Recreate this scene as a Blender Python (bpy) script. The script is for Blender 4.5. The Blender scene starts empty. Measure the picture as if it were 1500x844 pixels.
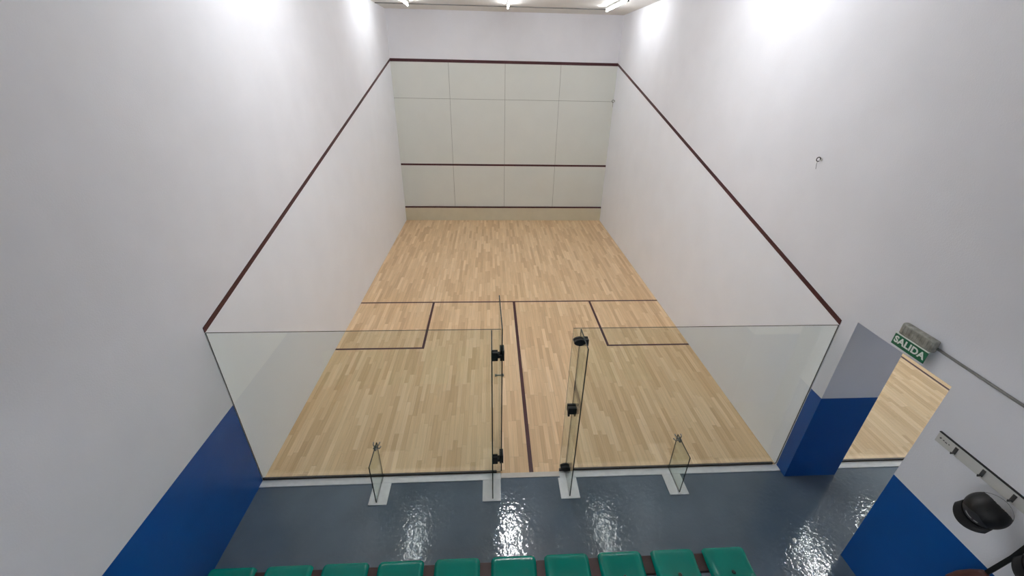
import bpy, bmesh, math, random
from mathutils import Vector, Matrix, Euler
random.seed(7)
sc = bpy.context.scene
COL = sc.collection
PI = math.pi

# ------------------------------------------------------------------ dimensions (metres)
W, L, H = 6.4, 9.75, 5.80          # court width, length, ceiling height
XA, XB = 7.06, 13.46               # the neighbouring court beyond the right-hand wall
YB = -4.7                          # wall behind the gallery
DOOR = (-1.115, -0.17, 2.28)       # doorway in the right wall: y from, y to, height
DADO = 1.25

# ------------------------------------------------------------------ materials
def lin(r, g, b):
    f = lambda c: (c/255/12.92) if c/255 <= .04045 else ((c/255+.055)/1.055)**2.4
    return (f(r), f(g), f(b), 1)

def new_mat(name):
    m = bpy.data.materials.new(name); m.use_nodes = True
    nt = m.node_tree
    return m, nt, nt.nodes['Principled BSDF']

def N(nt, kind, **kw):
    n = nt.nodes.new(kind)
    for k, v in kw.items():
        if k in n.inputs.keys(): n.inputs[k].default_value = v
        else: setattr(n, k, v)
    return n

def paint(name, rgb, rough=.6, vary=.04, vscale=3.0, bump=0.0, bscale=60, metal=0.0, spec=.5, detail=4, bdist=.01):
    """coloured paint or plastic: base colour with a little mottling and optional surface grain"""
    m, nt, b = new_mat(name)
    tc = N(nt, 'ShaderNodeTexCoord')
    n = N(nt, 'ShaderNodeTexNoise', Scale=vscale, Detail=detail)
    nt.links.new(tc.outputs['Object'], n.inputs['Vector'])
    r = N(nt, 'ShaderNodeMapRange')
    r.inputs['From Min'].default_value = .3; r.inputs['From Max'].default_value = .7
    r.inputs['To Min'].default_value = 1-vary; r.inputs['To Max'].default_value = 1+vary
    nt.links.new(n.outputs['Fac'], r.inputs['Value'])
    mx = N(nt, 'ShaderNodeVectorMath', operation='SCALE'); mx.inputs[0].default_value = rgb[:3]
    nt.links.new(r.outputs['Result'], mx.inputs['Scale'])
    nt.links.new(mx.outputs[0], b.inputs['Base Color'])
    b.inputs['Roughness'].default_value = rough; b.inputs['Metallic'].default_value = metal
    b.inputs['Specular IOR Level'].default_value = spec
    if bump:
        n2 = N(nt, 'ShaderNodeTexNoise', Scale=bscale, Detail=5)
        nt.links.new(tc.outputs['Object'], n2.inputs['Vector'])
        bp = N(nt, 'ShaderNodeBump', Strength=bump, Distance=bdist)
        nt.links.new(n2.outputs['Fac'], bp.inputs['Height']); nt.links.new(bp.outputs[0], b.inputs['Normal'])
    return m

def wood_mat():
    m, nt, b = new_mat('maple_strip_floor')
    lk = nt.links.new
    tc = N(nt, 'ShaderNodeTexCoord'); sp = N(nt, 'ShaderNodeSeparateXYZ'); lk(tc.outputs['Object'], sp.inputs[0])
    pw = .062
    d = N(nt, 'ShaderNodeMath', operation='DIVIDE'); lk(sp.outputs['X'], d.inputs[0]); d.inputs[1].default_value = pw
    fl = N(nt, 'ShaderNodeMath', operation='FLOOR'); lk(d.outputs[0], fl.inputs[0])
    wn = N(nt, 'ShaderNodeTexWhiteNoise', noise_dimensions='1D'); lk(fl.outputs[0], wn.inputs['W'])
    ln = N(nt, 'ShaderNodeMath', operation='MULTIPLY_ADD'); lk(wn.outputs['Value'], ln.inputs[0]); ln.inputs[1].default_value = 7.3
    lk(sp.outputs['Y'], ln.inputs[2])
    dy = N(nt, 'ShaderNodeMath', operation='DIVIDE'); lk(ln.outputs[0], dy.inputs[0]); dy.inputs[1].default_value = .62
    fy = N(nt, 'ShaderNodeMath', operation='FLOOR'); lk(dy.outputs[0], fy.inputs[0])
    cb = N(nt, 'ShaderNodeCombineXYZ'); lk(fl.outputs[0], cb.inputs['X']); lk(fy.outputs[0], cb.inputs['Y'])
    w2 = N(nt, 'ShaderNodeTexWhiteNoise', noise_dimensions='3D'); lk(cb.outputs[0], w2.inputs['Vector'])
    cr = N(nt, 'ShaderNodeValToRGB')
    e = cr.color_ramp.elements
    e[0].position = 0; e[0].color = WOOD[0]; e[1].position = 1; e[1].color = WOOD[3]
    x = e.new(.35); x.color = WOOD[1]
    x = e.new(.75); x.color = WOOD[2]
    lk(w2.outputs['Value'], cr.inputs['Fac'])
    # long grain inside every strip
    mp = N(nt, 'ShaderNodeMapping'); mp.inputs['Scale'].default_value = (70, 2.2, 1); lk(tc.outputs['Object'], mp.inputs['Vector'])
    ad = N(nt, 'ShaderNodeVectorMath', operation='ADD'); lk(mp.outputs[0], ad.inputs[0]); lk(w2.outputs['Color'], ad.inputs[1])
    g = N(nt, 'ShaderNodeTexNoise', Scale=1.0, Detail=5); lk(ad.outputs[0], g.inputs['Vector'])
    gr = N(nt, 'ShaderNodeMapRange'); gr.inputs['From Min'].default_value = .3; gr.inputs['From Max'].default_value = .7
    gr.inputs['To Min'].default_value = .90; gr.inputs['To Max'].default_value = 1.08
    lk(g.outputs['Fac'], gr.inputs['Value'])
    s1 = N(nt, 'ShaderNodeVectorMath', operation='SCALE'); lk(cr.outputs['Color'], s1.inputs[0]); lk(gr.outputs[0], s1.inputs['Scale'])
    # thin joints between the strips and at their butt ends
    def joint(src, half):
        f = N(nt, 'ShaderNodeMath', operation='FRACT'); lk(src.outputs[0], f.inputs[0])
        a = N(nt, 'ShaderNodeMath', operation='SUBTRACT'); lk(f.outputs[0], a.inputs[0]); a.inputs[1].default_value = .5
        ab = N(nt, 'ShaderNodeMath', operation='ABSOLUTE'); lk(a.outputs[0], ab.inputs[0])
        c = N(nt, 'ShaderNodeMath', operation='GREATER_THAN'); lk(ab.outputs[0], c.inputs[0]); c.inputs[1].default_value = .5-half
        return c
    j1, j2 = joint(d, .018), joint(dy, .003)
    mxj = N(nt, 'ShaderNodeMath', operation='MAXIMUM'); lk(j1.outputs[0], mxj.inputs[0]); lk(j2.outputs[0], mxj.inputs[1])
    jr = N(nt, 'ShaderNodeMapRange'); lk(mxj.outputs[0], jr.inputs['Value']); jr.inputs['To Min'].default_value = 1; jr.inputs['To Max'].default_value = .74
    s2 = N(nt, 'ShaderNodeVectorMath', operation='SCALE'); lk(s1.outputs[0], s2.inputs[0]); lk(jr.outputs[0], s2.inputs['Scale'])
    lk(s2.outputs[0], b.inputs['Base Color'])
    b.inputs['Roughness'].default_value = .42; b.inputs['Specular IOR Level'].default_value = .4
    return m

def epoxy_mat():
    m, nt, b = new_mat('grey_epoxy_floor_paint')
    lk = nt.links.new
    tc = N(nt, 'ShaderNodeTexCoord')
    n = N(nt, 'ShaderNodeTexNoise', Scale=1.3, Detail=5); lk(tc.outputs['Object'], n.inputs['Vector'])
    cr = N(nt, 'ShaderNodeValToRGB'); e = cr.color_ramp.elements
    e[0].position = .3; e[0].color = EPOXY[0]; e[1].position = .7; e[1].color = EPOXY[1]
    lk(n.outputs['Fac'], cr.inputs['Fac']); lk(cr.outputs[0], b.inputs['Base Color'])
    n2 = N(nt, 'ShaderNodeTexNoise', Scale=3.0, Detail=3); lk(tc.outputs['Object'], n2.inputs['Vector'])
    rr = N(nt, 'ShaderNodeMapRange'); rr.inputs['From Min'].default_value = .35; rr.inputs['From Max'].default_value = .65
    rr.inputs['To Min'].default_value = .03; rr.inputs['To Max'].default_value = .05
    lk(n2.outputs['Fac'], rr.inputs['Value']); lk(rr.outputs[0], b.inputs['Roughness'])
    n3 = N(nt, 'ShaderNodeTexNoise', Scale=22.0, Detail=2, Roughness=.45); lk(tc.outputs['Object'], n3.inputs['Vector'])
    bp = N(nt, 'ShaderNodeBump', Strength=1.0, Distance=.0021); lk(n3.outputs['Fac'], bp.inputs['Height']); lk(bp.outputs[0], b.inputs['Normal'])
    b.inputs['Specular IOR Level'].default_value = .6
    return m

def glass_mat(name, tint, refl=1.0):
    """clear architectural glass: tinted straight-through transmission plus Fresnel mirror reflection"""
    m = bpy.data.materials.new(name); m.use_nodes = True
    nt = m.node_tree; nt.nodes.clear(); lk = nt.links.new
    out = N(nt, 'ShaderNodeOutputMaterial'); mix = N(nt, 'ShaderNodeMixShader')
    tr = N(nt, 'ShaderNodeBsdfTransparent'); tr.inputs['Color'].default_value = (*tint, 1)
    gl = N(nt, 'ShaderNodeBsdfGlossy'); gl.inputs['Roughness'].default_value = .0; gl.inputs['Color'].default_value = (refl, refl, refl, 1)
    # the straight-through ray meets both faces at the same angle: the same Fresnel share at each
    fr = N(nt, 'ShaderNodeFresnel'); ge = N(nt, 'ShaderNodeNewGeometry')
    io = N(nt, 'ShaderNodeMapRange'); io.inputs['To Min'].default_value = 1.5; io.inputs['To Max'].default_value = 1/1.5
    lk(ge.outputs['Backfacing'], io.inputs['Value']); lk(io.outputs[0], fr.inputs['IOR'])
    lk(fr.outputs[0], mix.inputs[0]); lk(tr.outputs[0], mix.inputs[1]); lk(gl.outputs[0], mix.inputs[2]); lk(mix.outputs[0], out.inputs[0])
    return m

def emit_mat(name, col, s):
    m, nt, b = new_mat(name)
    b.inputs['Base Color'].default_value = (.9, .9, .9, 1)
    b.inputs['Emission Color'].default_value = (*col, 1); b.inputs['Emission Strength'].default_value = s
    return m

WOOD = [lin(213, 178, 136), lin(227, 194, 151), lin(233, 202, 160), lin(242, 213, 174)]
EPOXY = [lin(88, 104, 118), lin(103, 118, 132)]
M_wall  = paint('white_rough_wall_paint', lin(234, 235, 240), .75, .02, 2.0, .16, 80, bdist=.008)
M_court = paint('cream_white_court_plaster', lin(243, 246, 252), .6, .015, 2.0, .10, 40)
M_panel = paint('grey_green_wall_panel', lin(222, 225, 219), .5, .015, 2.0)
M_seam  = paint('panel_seam', lin(128, 130, 121), .7)
M_tin   = paint('khaki_tin_board', lin(210, 203, 180), .5, .03, 4)
M_ceil  = paint('pale_ceiling_paint', lin(222, 219, 214), .8, .03, 2, .15, 50)
M_blue  = paint('deep_blue_gloss_dado', lin(0, 80, 158), .38, .05, 3.0, .08, 45)
M_line  = paint('dark_maroon_line', lin(66, 20, 26), .5, .08, 8)
M_wood  = wood_mat()
M_epoxy = epoxy_mat()
M_white = paint('white_painted_sill', lin(243, 244, 244), .45, .05, 12)
M_thresh= paint('worn_cream_threshold', lin(214, 206, 196), .5, .05, 12)
M_glass = glass_mat('clear_greenish_glass', (.945, .97, .955))
M_fin   = glass_mat('clear_fin_glass', (.89, .93, .905))
M_edge  = paint('dark_green_glass_edge', lin(24, 38, 34), .5, .05, 20)
M_chan  = paint('dark_glazing_channel', lin(48, 44, 42), .5)
M_black = paint('black_hardware', lin(16, 16, 17), .45, .05, 10)
M_steel = paint('brushed_steel', lin(150, 148, 142), .3, .05, 20, metal=1.0)
M_green = paint('green_seat_plastic', lin(0, 132, 117), .16, .03, 6, .04, 25, spec=.35)
M_brown = paint('dark_red_brown_paint', lin(58, 33, 31), .5, .15, 8, .1, 60)
M_bolt  = paint('dark_bolt', lin(25, 60, 52), .4)
M_tube  = emit_mat('fluorescent_tube_glow', (.97, .99, 1.02), 92)
TUBE = (.97, .99, 1.02)
GLOW = {'front': 60, 'side': 50, 'centre': 280, 'annex': 145, 'gallery': 80}
M_fix   = paint('lamp_batten_metal', lin(205, 205, 203), .5)
M_cap_e = paint('lamp_end_cap', lin(110, 108, 106), .5)
M_cond  = paint('grey_conduit', lin(128, 128, 126), .5, .1, 15)
M_sign  = paint('exit_sign_green', lin(14, 104, 70), .35, .04, 10)
M_text  = paint('exit_sign_white', lin(232, 240, 234), .4)
M_clear = paint('grey_translucent_housing', lin(150, 150, 142), .25, .28, 22, .3, 30)
M_hook  = paint('grey_hook_metal', lin(74, 74, 75), .35, .05, 10)
M_rack  = paint('white_rack_board', lin(204, 204, 200), .45, .03, 10)
M_cloth = paint('black_cap_cloth', lin(11, 11, 12), .5, .1, 30, .1, 200)
M_cgrey = paint('charcoal_cap_panel', lin(58, 58, 60), .4, .1, 30)
M_logo  = paint('pale_cap_print', lin(190, 190, 188), .5)
M_bag   = paint('red_brown_leather', lin(84, 46, 40), .45, .15, 14, .2, 60)

# ------------------------------------------------------------------ helpers
def add_box(bm, x0, x1, y0, y1, z0, z1, mi=0, bevel=0):
    vs = [bm.verts.new((x, y, z)) for x in (x0, x1) for y in (y0, y1) for z in (z0, z1)]
    fs = [(0,1,3,2), (4,6,7,5), (0,4,5,1), (2,3,7,6), (0,2,6,4), (1,5,7,3)]
    fl = [bm.faces.new([vs[i] for i in f]) for f in fs]
    for f in fl: f.material_index = mi
    if bevel:
        es = list({e for f in fl for e in f.edges})
        r = bmesh.ops.bevel(bm, geom=es, offset=bevel, segments=2, profile=.5, affect='EDGES')
        for f in r['faces']: f.material_index = mi
    return fl

def add_prism(bm, pts, axis, a, b, mi=0):
    """a polygon in the plane across `axis`, extruded along that axis from a to b"""
    def P(p, t):
        return (t, p[0], p[1]) if axis == 0 else (p[0], t, p[1]) if axis == 1 else (p[0], p[1], t)
    A = [bm.verts.new(P(p, a)) for p in pts]; B = [bm.verts.new(P(p, b)) for p in pts]
    n = len(pts); fs = [bm.faces.new(A), bm.faces.new(B[::-1])]
    for i in range(n): fs.append(bm.faces.new((A[i], B[i], B[(i+1) % n], A[(i+1) % n])))
    for f in fs: f.material_index = mi
    return fs

def add_tube(bm, pts, r, seg=12, mi=0, closed_ends=True):
    """round bar through a list of points"""
    pts = [Vector(p) for p in pts]; rings = []
    up = Vector((0.0123, .0457, 1)).normalized()
    for i, p in enumerate(pts):
        t = (pts[min(i+1, len(pts)-1)] - pts[max(i-1, 0)]).normalized()
        a = t.cross(up)
        if a.length < 1e-3: a = t.cross(Vector((1, 0, 0)))
        a.normalize(); c = t.cross(a).normalized()
        rr = r[i] if isinstance(r, (list, tuple)) else r
        rings.append([bm.verts.new(p + (a*math.cos(2*PI*k/seg) + c*math.sin(2*PI*k/seg))*rr) for k in range(seg)])
    for q in range(len(rings)-1):
        for k in range(seg):
            f = bm.faces.new((rings[q][k], rings[q][(k+1) % seg], rings[q+1][(k+1) % seg], rings[q+1][k]))
            f.smooth = True; f.material_index = mi
    if closed_ends:
        for rg in (rings[0][::-1], rings[-1]):
            f = bm.faces.new(rg); f.material_index = mi

def link(name, bm, mats, parent=None, smooth=False):
    bmesh.ops.recalc_face_normals(bm, faces=bm.faces)
    me = bpy.data.meshes.new(name)
    if smooth:
        for f in bm.faces: f.smooth = True
    bm.to_mesh(me); bm.free()
    for m in (mats if isinstance(mats, (list, tuple)) else [mats]): me.materials.append(m)
    o = bpy.data.objects.new(name, me); COL.objects.link(o)
    if parent: o.parent = parent
    return o

def box(name, dims, m, parent=None, bevel=0):
    bm = bmesh.new(); add_box(bm, *dims, bevel=bevel); return link(name, bm, m, parent)

def tag(o, label, cat, group=None):
    o['label'] = label; o['category'] = cat
    if group: o['group'] = group
    return o

def thing(name, label, cat, loc=(0, 0, 0), group=None):
    o = bpy.data.objects.new(name, None); COL.objects.link(o); o.location = loc; o.empty_display_size = .1
    return tag(o, label, cat, group)

def struct(o): o['kind'] = 'structure'; return o

def copy_thing(root, loc, label, group=None):
    r = root.copy(); COL.objects.link(r); r.location = loc; r['label'] = label
    if group: r['group'] = group
    for ch in list(root.children):
        c = ch.copy(); COL.objects.link(c); c.parent = r
        for g in list(ch.children):
            d = g.copy(); COL.objects.link(d); d.parent = c
    return r

# ------------------------------------------------------------------ the room
# floors
struct(box('floor', (-.2, XB+.2, YB, 0, -.15, 0), M_epoxy))
fc = struct(box('floor_court', (-.2, XA-.3, 0, L+.2, -.15, 0), M_wood))
fa = struct(box('floor_annex', (XA-.3, XB+.2, 0, L+.2, -.15, 0), M_wood))
# painted floor lines: short line, half-court line, two service boxes
ST, SL = 4.285, .05
bm = bmesh.new()
z0, z1 = .0, .0008
def fl(x0, x1, y0, y1): add_box(bm, x0, x1, y0, y1, z0, z1)
fl(0, W, ST-.022, ST+.022)
fl(3.215, 3.268, .005, ST-.022)
for a, b, xi in ((0, 1.53, 1.53), (4.885, W, 4.885)):
    fl(a if a == 0 else xi+.0225, xi-.0225 if a == 0 else b, 2.622, 2.666)
    fl(xi-.0225, xi+.0225, 2.622, ST-.022)
struct(link('floor_line', bm, M_line, fc))
bm = bmesh.new(); 
add_box(bm, 10.095, 10.14, .005, ST-.03, 0, .0008); add_box(bm, XA, XB, ST-.03, ST+.02, 0, .0008)
struct(link('floor_line', bm, M_line, fa))

# left wall: blue dado outside the court, smooth cream below the out line, rough white above
OUT0, OUT1 = 2.165, 4.62            # out line height at the glass and at the front wall
bm = bmesh.new()
a, b = -.25, 0
add_prism(bm, [(YB, 0), (0, 0), (0, DADO-.035), (YB, DADO-.02)], 0, a, b, 2)
add_prism(bm, [(YB, DADO-.02), (0, DADO-.035), (0, H), (YB, H)], 0, a, b, 0)
add_prism(bm, [(0, 0), (L, 0), (L, OUT1), (0, OUT0)], 0, a, b, 1)
add_prism(bm, [(0, OUT0), (L, OUT1), (L, H), (0, H)], 0, a, b, 0)
wl = struct(link('wall_left', bm, [M_wall, M_court, M_blue]))
# right wall, thick, with the doorway to the neighbouring court
bm = bmesh.new()
a, b = W, XA
yd0, yd1, hd = DOOR
add_prism(bm, [(YB, 0), (yd0, 0), (yd0, DADO), (YB, DADO)], 0, a, b, 2)
add_prism(bm, [(YB, DADO), (yd0, DADO), (yd0, H), (YB, H)], 0, a, b, 0)
add_prism(bm, [(yd0, hd), (yd1, hd), (yd1, H), (yd0, H)], 0, a, b, 0)
add_prism(bm, [(yd1, 0), (-.006, 0), (-.006, 1.28), (yd1, 1.28)], 0, a, b, 2)
add_prism(bm, [(yd1, 1.28), (-.006, 1.28), (-.006, H), (yd1, H)], 0, a, b, 0)
add_prism(bm, [(-.006, 0), (L, 0), (L, OUT1), (-.006, OUT0)], 0, a, b, 1)
add_prism(bm, [(-.006, OUT0), (L, OUT1), (L, H), (-.006, H)], 0, a, b, 0)
wr = struct(link('wall_right', bm, [M_wall, M_court, M_blue]))
# front wall: panelled playing area under the out line
bm = bmesh.new()
add_box(bm, -.25, XB+.2, L+.012, L+.25, 0, H, 0)
add_box(bm, 0, W, L, L+.012, OUT1, H, 0)
wf = struct(link('wall_front', bm, [M_wall]))
bm = bmesh.new()
xs = [0, 1.6, 3.19, 4.775, W]; zs = [.455, 3.65, OUT1]
for i in range(4):
    for k in range(2):
        g = .0045
        add_box(bm, xs[i]+(g if i else 0), xs[i+1]-(g if i < 3 else 0), L-.004, L+.011, zs[k]+(g if k else 0), zs[k+1]-(g if not k else 0), 0)
add_box(bm, 0, W, L+.0108, L+.0119, .455, OUT1, 1)
struct(link('wall_panel', bm, [M_panel, M_seam], wf))
box('trim_1', (0, W, L-.03, L+.011, 0, .42), M_tin)['kind'] = 'structure'
bm = bmesh.new()
add_box(bm, 0, W, L-.034, L+.011, .42, .462)                  # top edge of the tin
add_box(bm, .0, W, L-.008, L-.003, 1.758, 1.812)              # service line
add_box(bm, 0, W, L-.010, L-.0005, OUT1-.045, OUT1+.03)         # out line
struct(link('wall_line', bm, M_line, wf))
for nm, x0, x1, par in (('wall_line', 0, .006, wl), ('wall_line', W-.006, W, wr)):
    bm = bmesh.new()
    add_prism(bm, [(0, OUT0-.025), (L, OUT1-.03), (L, OUT1+.03), (0, OUT0+.03)], 0, x0, x1)
    struct(link(nm, bm, M_line, par))
struct(box('ceiling', (-.25, XB+.2, YB, L+.25, H, H+.2), M_ceil))
struct(box('wall_back', (-.25, XB+.2, YB-.2, YB, 0, H), M_wall))
struct(box('floor_gallery', (0, W, YB, -2.95, 2.55, 2.8), M_epoxy))
bm = bmesh.new()
add_box(bm, XB, XB+.2, YB, L+.012, 0, H)
struct(link('wall_annex', bm, M_court))

# white sill under the glass, cream threshold in the doorway
PX0, PX1 = 2.86, 3.585              # the opening in the glass back wall
struct(box('trim_2', (0, PX0, -.092, 0, 0, .012), M_white, bevel=.003))
struct(box('trim_3', (PX0, PX1, -.07, 0, 0, .008), M_thresh, bevel=.002))
struct(box('trim_4', (PX1, W, -.092, 0, 0, .012), M_white, bevel=.003))
struct(box('trim_5', (XA, XB, -.085, 0, 0, .012), M_white, bevel=.003))

# ------------------------------------------------------------------ glass back wall
def pane(name, axis, pts, a, b, mat, parent=None):
    """a sheet of glass: clear faces, dark green cut edges"""
    bm = bmesh.new(); fs = add_prism(bm, pts, axis, a, b, 1)
    fs[0].material_index = 0; fs[1].material_index = 0
    return link(name, bm, [mat, M_edge], parent)

def glass_screen(label, x0, x1):
    t = thing('glass_screen', label, 'glass wall', (x0, 0, .012))
    pane('pane', 1, [(.004, .012), (x1-x0-.004, .012), (x1-x0-.004, 2.122), (.004, 2.122)], .001, .013, M_glass, t)
    c = box('floor_channel', (.004, x1-x0-.05, 0, .022, 0, .026), M_chan, t)
    c['label'] = 'dark glazing channel along the bottom edge'
    return t
glass_screen('wide clear glass panel between the left wall and the open glass door', 0.0, PX0)
glass_screen('wide clear glass panel between the doorway and the blue pillar on the right', PX1, W)
glass_screen('glass panel of the neighbouring court seen through the side doorway', XA, XB)

def fin(label, x, h0, h1, padx0, padx1):
    t = thing('glass_fin', label, 'glass fin', (x, 0, 0))
    p = box('base_plate', (padx0-x, padx1-x, -.372, -.092, 0, .012), M_white, t, bevel=.003)
    p['label'] = 'white base plate on the grey floor'
    pane('pane', 0, [(-.001, .012), (-.345, .012), (-.345, h1), (-.001, h0)], -.006, .006, M_fin, t)
    return t
def spider(t, z):
    """star-shaped glass fitting: hub bolt with four arms"""
    bm = bmesh.new()
    add_tube(bm, [(0, -.085, z), (0, -.02, z)], .013, 12)
    for k in range(4):
        a = PI/4 + k*PI/2
        add_tube(bm, [(0, -.055, z), (.045*math.cos(a), -.03, z+.045*math.sin(a)), (.05*math.cos(a), .0, z+.05*math.sin(a))], [.009, .007, .010], 8)
    add_tube(bm, [(-.03, -.055, z), (.03, -.055, z)], .011, 10)
    s = link('spider_fitting', bm, M_steel, t); s['label'] = 'star-shaped steel glass fitting at the top'
f1 = fin('short glass fin with star-shaped fitting bracing the left glass panel', 1.425, .60, .60, 1.335, 1.545); spider(f1, .565)
f2 = fin('short glass fin with star-shaped fitting bracing the right glass panel', 4.985, .60, .60, 4.865, 5.095); spider(f2, .565)
f3 = fin('tall glass fin seen edge-on left of the doorway beside the door hinges', 2.76, 2.13, 2.13, 2.64, 2.855)
f4 = fin('tall glass fin with three black clamps right of the doorway', 3.665, 2.13, 2.13, 3.56, 3.785)

def clamp(t, z, kind):
    bm = bmesh.new()
    if kind == 'dome':
        pts = [(.085, -.042), (.085, .03)] + [(.02-.085*math.sin(a), -.006+.04*math.cos(a)) for a in [PI*k/14 for k in range(15)]]
        add_prism(bm, pts, 1, -.034, -.0005)
        add_prism(bm, pts, 1, .0135, .034)
    else:
        add_box(bm, -.055, .075, -.045, -.0005, -.04, .05, bevel=.004)
        add_box(bm, -.055, .075, .0135, .04, -.04, .05, bevel=.004)
        add_box(bm, -.05, -.03, -.04, -.006, -.075, -.035)
        add_box(bm, .02, .04, -.04, -.006, -.075, -.035)
    o = link('latch' if kind == 'box' else 'clamp', bm, M_black, t); o.location = (0, 0, z)
    o['label'] = 'black door latch block' if kind == 'box' else 'black half-round glass clamp'
clamp(f4, 1.985, 'dome'); clamp(f4, 1.045, 'box'); clamp(f4, .085, 'dome')

# the glass door, swung inwards at a right angle
d = thing('glass_door', 'frameless glass door standing open into the court, seen edge-on', 'door', (2.867, .02, 0))
d.rotation_euler.z = math.radians(1.3)
pane('leaf', 0, [(0.0, .02), (.70, .02), (.70, 2.13), (0.0, 2.13)], -.006, .006, M_fin, d)
for z in (1.82, .27):
    bm = bmesh.new()
    add_box(bm, -.108, -.045, -.055, -.0195, -.055, .05, bevel=.006)
    add_box(bm, -.105, -.045, -.0065, .014, -.05, .045, bevel=.004)
    add_box(bm, -.05, -.0055, -.050, .012, -.022, .022, bevel=.004)
    add_box(bm, -.022, -.0055, -.035, .075, -.07, .06, bevel=.004)
    add_box(bm, .0055, .022, -.035, .075, -.07, .06, bevel=.004)
    h = link('hinge', bm, M_black, d); h.location = (0, 0, z); h['label'] = 'black glass-door hinge'
bm = bmesh.new()
add_tube(bm, [(-.05, .62, 1.02), (.05, .62, 1.02)], .009, 10)
for s in (-1, 1): add_tube(bm, [(s*.035, .62, 1.02), (s*.055, .62, 1.02)], .019, 14)
h = link('handle', bm, M_steel, d); h['label'] = 'small round steel door knob'

# ------------------------------------------------------------------ green seats on a brown bench
b = thing('bench', 'long dark red-brown bench frame carrying the row of green seats', 'bench', (2.69, -1.45, 0))
for y0, y1 in ((.04, .20), (-.02, -.20)):
    box('plank', (-2.46, 2.465, min(y0, y1), max(y0, y1), .35, .385), M_brown, b, bevel=.005)
for x in (-2.3, -.78, .78, 2.3):
    bm = bmesh.new(); add_box(bm, x-.025, x+.025, -.19, .19, .31, .35, bevel=.004)
    s = link('crossbar', bm, M_brown, b)
    for y in (-.16, .16):
        bm = bmesh.new(); add_box(bm, x-.025, x+.025, y-.025, y+.025, .01, .31, bevel=.004); add_box(bm, x-.05, x+.05, y-.05, y+.05, 0, .01)
        link('leg', bm, M_brown, b)

def seat_shell(parent):
    """moulded shell: rolled front lip, shallow pan with raised sides, low upswept back"""
    prof = [(.015, -.052), (.014, -.035), (.008, -.016), (-.006, -.004), (-.024, 0), (-.06, -.004), (-.11, -.012), (-.17, -.017),
            (-.23, -.018), (-.29, -.014), (-.335, -.002), (-.368, .024), (-.388, .07), (-.402, .13), (-.414, .19), (-.424, .235), (-.432, .255), (-.444, .262), (-.456, .252)]
    us = [-1, -.985, -.955, -.91, -.85, -.76, -.64, -.5, -.3, -.1, .1, .3, .5, .64, .76, .85, .91, .955, .985, 1]
    bm = bmesh.new(); rows = []
    n = len(prof)
    for i, (y, z) in enumerate(prof):
        row = []
        back = max(0, (i-10)/(n-11))
        pan = min(1, max(0, (i-3)/4))*(1-back)
        hw = .209 - .012*max(0, 1-i/4)**2 - .022*back
        for u in us:
            a = abs(u)
            lip = max(0, (a-.85)/.15)**2
            ridge = math.exp(-((a-.84)/.09)**2)
            zz = z + .014*pan*ridge - .030*lip*(1-back)*min(1, (i+2)/5) + .0
            yy = y - .016*max(0, (a-.8)/.2)**2*(1 if i < 5 else 0) - .03*lip*back*0 + .035*back*(a**3)
            if i == n-1 or i == n-2 or i == n-3: zz -= .03*a**4
            row.append(bm.verts.new((u*hw, yy, zz)))
        rows.append(row)
    for i in range(n-1):
        for k in range(len(us)-1):
            bm.faces.new((rows[i][k], rows[i][k+1], rows[i+1][k+1], rows[i+1][k]))
    o = link('shell', bm, M_green, parent, smooth=True)
    m = o.modifiers.new('thick', 'SOLIDIFY'); m.thickness = .006; m.offset = -1
    m = o.modifiers.new('sub', 'SUBSURF'); m.levels = 1; m.render_levels = 1
    return o
seat_x = [.43, .926, 1.425, 1.921, 2.432, 2.948, 3.441, 3.945, 4.45, 4.95]
lab = ['first green plastic seat from the left wall, at the end of the row', 'second green plastic seat from the left wall', 'third green plastic seat from the left wall',
       'fourth green plastic seat from the left wall', 'fifth green plastic seat from the left wall', 'fifth green plastic seat from the right end of the row',
       'fourth green plastic seat from the right end of the row', 'third green plastic seat from the right end of the row',
       'second green plastic seat from the right end of the row', 'last green plastic seat at the right end of the row']
s0 = thing('stadium_seat', lab[0], 'seat', (seat_x[0], -1.232, .438), 'green plastic seats in a row')
seat_shell(s0)
bm = bmesh.new(); add_tube(bm, [(0, -.215, -.040), (0, -.215, -.012)], [.012, .012], 12); add_tube(bm, [(0, -.215, -.016), (0, -.215, -.011)], [.018, .013], 12)
link('bolt', bm, M_bolt, s0)
bm = bmesh.new()
add_box(bm, -.12, .12, -.39, -.045, -.052, -.026)
link('mounting_plate', bm, M_black, s0)
for i in range(1, 10):
    copy_thing(s0, (seat_x[i], -1.232, .438), lab[i])

# ------------------------------------------------------------------ ceiling lamps
def lamp(loc, label, grp):
    t = thing('ceiling_lamp', label, 'lamp', loc, grp)
    bm = bmesh.new(); add_prism(bm, [(-.03, 0), (.03, 0), (.022, -.045), (-.022, -.045)], 1, -.9, .9); link('batten', bm, M_fix, t)
    bm = bmesh.new(); add_tube(bm, [(0, -.865, -.085), (0, .865, -.085)], .014, 12); link('tube', bm, M_tube, t)
    for s in (-1, 1):
        bm = bmesh.new(); add_box(bm, -.02, .02, s*.885-.018, s*.885+.018, -.105, -.045, bevel=.003); link('end_cap', bm, M_cap_e, t)
    return t
lx = (.86, 3.19, 5.55)
side = ('left', 'middle', 'right')
first = None
for (y, where) in ((7.35, 'nearest the front wall'), (2.4, 'over the back of the court')):
    for x, s in zip(lx, side):
        lb = f'{s} fluorescent tube lamp on the ceiling {where}'
        if first is None: first = lamp((x, y, H), lb, 'fluorescent ceiling lamps'); src = first
        else: copy_thing(first, (x, y, H), lb)
for x, s in zip((7.95, 12.6), ('left', 'right')):
    copy_thing(first, (x, 5.5, H), f'{s} added unseen tube lamp on the ceiling over the middle of the neighbouring court')  # out of view, added only to brighten the neighbouring court
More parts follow.
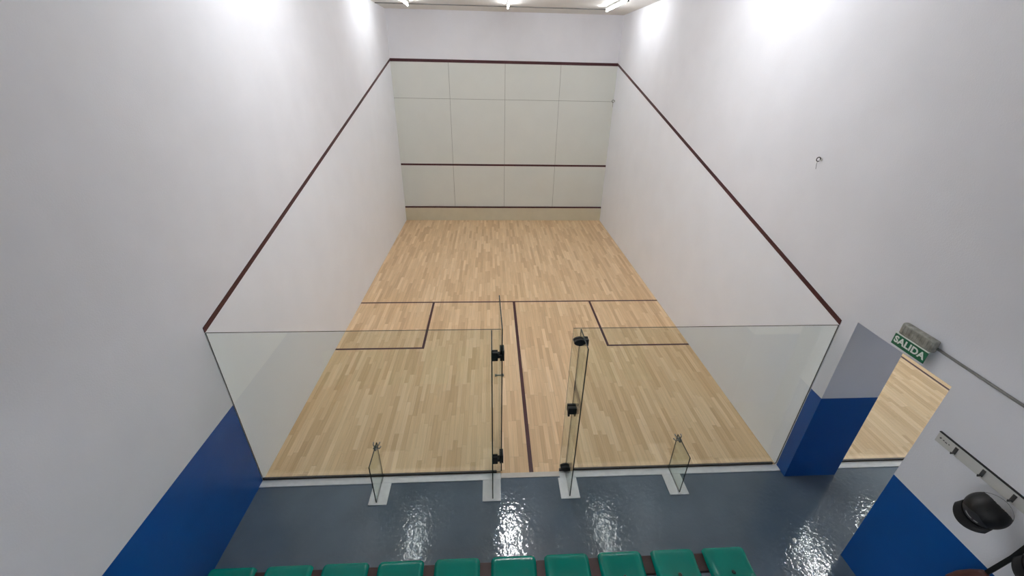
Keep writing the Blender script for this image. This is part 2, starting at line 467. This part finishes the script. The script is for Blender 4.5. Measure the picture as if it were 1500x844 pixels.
for x, s in zip((7.95, 10.35, 12.6), side):
    copy_thing(first, (x, 2.1, H), f'{s} unseen fluorescent tube lamp on the ceiling of the neighbouring court')  # middle tube mirrored in the grey floor; outer two added to brighten this court
copy_thing(first, (3.2, -3.75, 2.55), 'added fluorescent fill lamp under the gallery behind the seats')  # unseen fill light, added to lift the dark lower walls near the seats
# glow strength is set per lamp group, tuned to balance the room's light
dim = {}
for o in list(bpy.data.objects):
    if o.name.split('.')[0] == 'tube':
        p = o.parent.location
        k = 'annex' if p.x > W else 'gallery' if p.z < 3 else ('front' if p.y > 5 else 'centre' if abs(p.x-3.19) < .01 else 'side')
        if k not in dim:
            me = o.data.copy(); me.materials.clear(); me.materials.append(emit_mat('fluorescent_tube_glow', TUBE, GLOW[k])); dim[k] = me
        o.data = dim[k]
bm = bmesh.new(); add_tube(bm, [(.02, 8.62, H-.010), (W-.75, 8.62, H-.010)], .012, 8)
tag(link('conduit', bm, M_cond), 'thin dark conduit running across the ceiling past the lamp ends', 'conduit')

# ------------------------------------------------------------------ exit sign, conduit, wall hooks
t = thing('exit_sign', 'green SALIDA exit sign with grey lamp housing above the side doorway', 'exit sign', (W, -.732, 2.30))
bm = bmesh.new()
add_box(bm, -.058, 0, -.168, .135, .146, .258, bevel=.016)
for k in range(9): add_box(bm, -.061, -.057, -.15+.031*k, -.139+.031*k, .165, .24)
link('lamp_housing', bm, M_clear, t)
bm = bmesh.new(); add_box(bm, -.053, -.047, -.158, .150, .032, .142, bevel=.001)
link('sign_panel', bm, M_sign, t)
bm = bmesh.new(); add_box(bm, -.056, -.044, -.162, .154, .139, .149); link('sign_rail', bm, M_text, t)
cu = bpy.data.curves.new('lettering', 'FONT'); cu.body = 'SALIDA'; cu.size = .082; cu.align_x = 'CENTER'; cu.align_y = 'CENTER'; cu.extrude = .0008; cu.offset = .003
cu.space_character = 1.06
to = bpy.data.objects.new('tmp_text', cu); COL.objects.link(to)
bpy.context.view_layer.update()
me = bpy.data.meshes.new_from_object(to.evaluated_get(bpy.context.evaluated_depsgraph_get()))
bpy.data.objects.remove(to)
me.materials.clear(); me.materials.append(M_text)
lo = bpy.data.objects.new('lettering', me); COL.objects.link(lo); lo.parent = t
lo.matrix_local = Matrix(((0, 0, -1, -.0542), (-1, 0, 0, -.004), (0, 1, 0, .087), (0, 0, 0, 1)))
bm = bmesh.new(); add_tube(bm, [(W-.010, -.86, 2.49), (W-.010, -1.5, 2.472), (W-.010, YB+.02, 2.42)], .011, 10)
tag(link('conduit', bm, M_cond), 'grey conduit running along the right wall away from the exit sign', 'conduit')

def wall_hook(label, loc, s=1.0):
    t = thing('wall_hook', label, 'hook', loc)
    bm = bmesh.new(); add_tube(bm, [(0, 0, 0), (-.012*s, 0, 0)], .026*s, 14); link('plate', bm, M_fix, t)
    bm = bmesh.new()
    add_tube(bm, [(-.01*s, 0, 0)] + [(-.045*s-.03*s*math.cos(a), 0, .0+.03*s*math.sin(a)) for a in [PI*2*k/14 for k in range(7, -6, -1)]], .007*s, 8)
    link('hook', bm, M_hook, t)
    bm = bmesh.new(); add_tube(bm, [(-.05*s, 0, -.03*s), (-.048*s, .003, -.07*s), (-.04*s, -.004, -.14*s)], .003*s, 6); link('cord', bm, M_hook, t)
    return t
wall_hook('small grey hook with a short cord high on the white right wall', (W, 1.04, 3.63), .75)
wall_hook('small hook on the right wall in the corner by the front wall', (W, 9.60, 3.67), 1.15)

# coat rack
t = thing('coat_rack', 'long white hook rack screwed to the wall right of the side doorway', 'coat rack', (W, -1.225, 1.815))
bm = bmesh.new(); add_box(bm, -.014, 0, -1.275, .0, 0, .092, bevel=.002); link('board', bm, M_rack, t)
o = box('edge_strip', (-.017, 0, -1.275, 0, .092, .098), M_black, t); o['label'] = 'thin black strip along the top of the rack'
for k in range(6):
    y = -.153-.203*k
    bm = bmesh.new()
    add_box(bm, -.020, -.0142, y-.012, y+.012, .014, .076, bevel=.002)
    add_tube(bm, [(-.018, y, .03), (-.03, y, .018), (-.042, y, .017), (-.046, y, .032)], .005, 8)
    h = link('hook', bm, M_hook, t); h['label'] = 'dark metal coat hook'
bm = bmesh.new(); add_tube(bm, [(-.013, -.03, .052), (-.018, -.03, .052)], .006, 10); link('screw', bm, M_hook, t)
bm = bmesh.new()
for k, (yy, zz, l) in enumerate(((-.055, .05, .012), (-.075, .047, .016), (-.098, .05, .01))): add_box(bm, -.0146, -.0139, yy-l/2, yy+l/2, zz-.004, zz+.004)
h = link('print', bm, M_hook, t); h['label'] = 'faint grey print at the end of the rack'

# caps
CA, CB, CH = .125, .118, .135
def cap_point(az, el, off=0.0):
    """az 0 = front of the cap, el 0 = rim, el pi/2 = top button"""
    e = .85
    c = math.copysign(abs(math.cos(el))**e, math.cos(el)); s = math.sin(el)**.95
    return Vector(((CA+off)*c*math.cos(az), (CB+off)*c*math.sin(az), (CH+off)*s))
def cap_patch(az0, az1, el0, el1, off, na=10, ne=6, shape=None):
    bm = bmesh.new(); g = []
    for i in range(na+1):
        row = []
        for k in range(ne+1):
            az = az0+(az1-az0)*i/na; el = el0+(el1-el0)*k/ne
            if shape: el = el0+(shape(i/na)-el0)*k/ne
            row.append(bm.verts.new(cap_point(az, el, off)))
        g.append(row)
    for i in range(na):
        for k in range(ne): bm.faces.new((g[i][k], g[i+1][k], g[i+1][k+1], g[i][k+1]))
    return bm
def make_cap(label, loc):
    t = thing('cap', label, 'cap', loc, 'black caps on the hook rack')
    na, ne = 120, 40
    bm = bmesh.new(); g = []
    for k in range(ne):
        g.append([bm.verts.new(cap_point(2*PI*i/na, PI/2*k/ne)) for i in range(na)])
    top = bm.verts.new(cap_point(0, PI/2))
    def hole(i, k):                                    # half-moon opening at the back
        az = abs(((i+.5)/na)*2*PI-PI); el = (k+.5)/ne*PI/2
        return (az/.98)**2 + (el/1.0)**2 < 1
    for k in range(ne-1):
        for i in range(na):
            if hole(i, k): continue
            bm.faces.new((g[k][i], g[k][(i+1) % na], g[k+1][(i+1) % na], g[k+1][i]))
    for i in range(na): bm.faces.new((g[-1][i], g[-1][(i+1) % na], top))
    bmesh.ops.delete(bm, geom=[v for v in bm.verts if not v.link_faces], context='VERTS')
    o = link('crown', bm, M_cloth, t, smooth=True); m = o.modifiers.new('thick', 'SOLIDIFY'); m.thickness = .003
    o = link('front_panel', cap_patch(-.85, .85, .10, 1.1, .0012, 20, 8, lambda u: .35+.75*math.sin(PI*u)**.6), M_cgrey, t, smooth=True); o['label'] = 'charcoal grey front panel'
    bm = bmesh.new(); tmp = []
    for a0, a1, e0, e1 in ((-.42, .06, .50, .60), (.18, .40, .50, .62)):
        b2 = cap_patch(a0, a1, e0, e1, .0026, 6, 2); me = bpy.data.meshes.new('tmp'); b2.to_mesh(me); b2.free(); bm.from_mesh(me); bpy.data.meshes.remove(me)
    o = link('logo', bm, M_logo, t); o['label'] = 'small pale printed mark'
    bm = bmesh.new(); g = []
    for i in range(21):                                # curved brim
        az = -1.05+2.1*i/20; row = []
        for k in range(6):
            r = k/5; p = cap_point(az, 0)
            q = Vector((p.x + .068*r*math.cos(az*.8)**.5, p.y*(1+.04*r), .004-.028*r*(p.y/CB)**2 + .012*r))
            row.append(bm.verts.new(q))
        g.append(row)
    for i in range(20):
        for k in range(5): bm.faces.new((g[i][k], g[i+1][k], g[i+1][k+1], g[i][k+1]))
    o = link('brim', bm, M_cloth, t, smooth=True); m = o.modifiers.new('thick', 'SOLIDIFY'); m.thickness = .004
    bm = bmesh.new(); g = []
    for i in range(13):
        az = PI-1.02+2.04*i/12
        g.append([bm.verts.new(cap_point(az, e, .001)) for e in (.0, .05, .11)])
    for i in range(12):
        for k in range(2): bm.faces.new((g[i][k], g[i+1][k], g[i+1][k+1], g[i][k+1]))
    o = link('strap', bm, M_cloth, t, smooth=True); m = o.modifiers.new('thick', 'SOLIDIFY'); m.thickness = .002
    bm = bmesh.new(); add_tube(bm, [(0, 0, CH-.004), (0, 0, CH+.003)], [.009, .006], 10); link('button', bm, M_cloth, t)
    return t
cz = Vector((-.739, -.360, .569)).normalized()               # crown leans out from the wall and upwards
cl = Vector((-.673, .396, -.624)); cl = (cl-cl.dot(cz)*cz).normalized(); cy = cz.cross(cl)
cx = (cl*math.cos(.35) + (-cy if cy.y > 0 else cy)*math.sin(.35)).normalized(); cy = cz.cross(cx)
CAPE = Matrix((cx, cy, cz)).transposed().to_euler()
c1 = make_cap('black cap with grey front panel hanging whole in view on the hook rack', (W-.115, -1.775, 1.72))
c1.rotation_euler = CAPE
c2 = copy_thing(c1, (W-.115, -2.165, 1.72), 'black cap half cut off by the right edge of the picture')
c2.rotation_euler = CAPE

# shoulder bag
t = thing('shoulder_bag', 'red-brown bag hanging by a black strap between the two caps', 'bag', (W-.01, -1.96, .90))
bm = bmesh.new()
secs = [(0, .10, .045), (.03, .125, .06), (.12, .13, .066), (.22, .105, .055), (.30, .07, .042), (.36, .036, .026), (.385, .02, .014)]
rings = []
for z, hy, hx in secs:
    rings.append([bm.verts.new((-.075+hx*math.copysign(abs(math.cos(a))**.6, math.cos(a)), hy*math.copysign(abs(math.sin(a))**.6, math.sin(a)), z)) for a in [2*PI*k/24 for k in range(24)]])
for q in range(len(rings)-1):
    for k in range(24): bm.faces.new((rings[q][k], rings[q][(k+1) % 24], rings[q+1][(k+1) % 24], rings[q+1][k]))
bm.faces.new(rings[0][::-1]); bm.faces.new(rings[-1])
link('body', bm, M_bag, t, smooth=True)
bm = bmesh.new()
def ribbon(pts, w, th):
    for (p, q) in zip(pts[:-1], pts[1:]):
        p = Vector(p); q = Vector(q)
        vs = [bm.verts.new(v + Vector((sx*th, sy*w, 0))) for v in (p, q) for sx in (-1, 1) for sy in (-1, 1)]
        for f in ((0,1,3,2), (4,6,7,5), (0,4,5,1), (2,3,7,6), (0,2,6,4), (1,5,7,3)): bm.faces.new([vs[i] for i in f])
ribbon([(-.07, .0, .368), (-.05, -.03, .62), (-.034, -.05, .943)], .014, .0022)
ribbon([(-.062, .0, .368), (-.044, -.03, .62), (-.030, -.052, .943)], .014, .0022)
o = link('strap', bm, M_cloth, t); o['label'] = 'flat black strap'

# ------------------------------------------------------------------ camera, world, colour management
cam = bpy.data.cameras.new('camera'); co = bpy.data.objects.new('camera', cam); COL.objects.link(co)
co.location = (2.7619, -3.4689, 4.4423); co.rotation_euler = Euler((1.0867, -.0192, -.0515), 'XYZ')
cam.sensor_fit = 'HORIZONTAL'; cam.sensor_width = 36; cam.lens = 606.52/1500*36
cam.shift_x = -3.107/1500; cam.shift_y = -1.537/1500
cam.clip_start = .05
sc.camera = co
w = bpy.data.worlds.new('world'); sc.world = w; w.use_nodes = True
w.node_tree.nodes['Background'].inputs['Color'].default_value = (.05, .05, .055, 1)
sc.view_settings.view_transform = 'Standard'; sc.view_settings.look = 'None'
sc.view_settings.exposure = 0.15; sc.view_settings.gamma = 1; sc.view_settings.use_curve_mapping = False
sc.cycles.use_denoising = True
sc.cycles.max_bounces = 14; sc.cycles.diffuse_bounces = 6; sc.cycles.transparent_max_bounces = 24
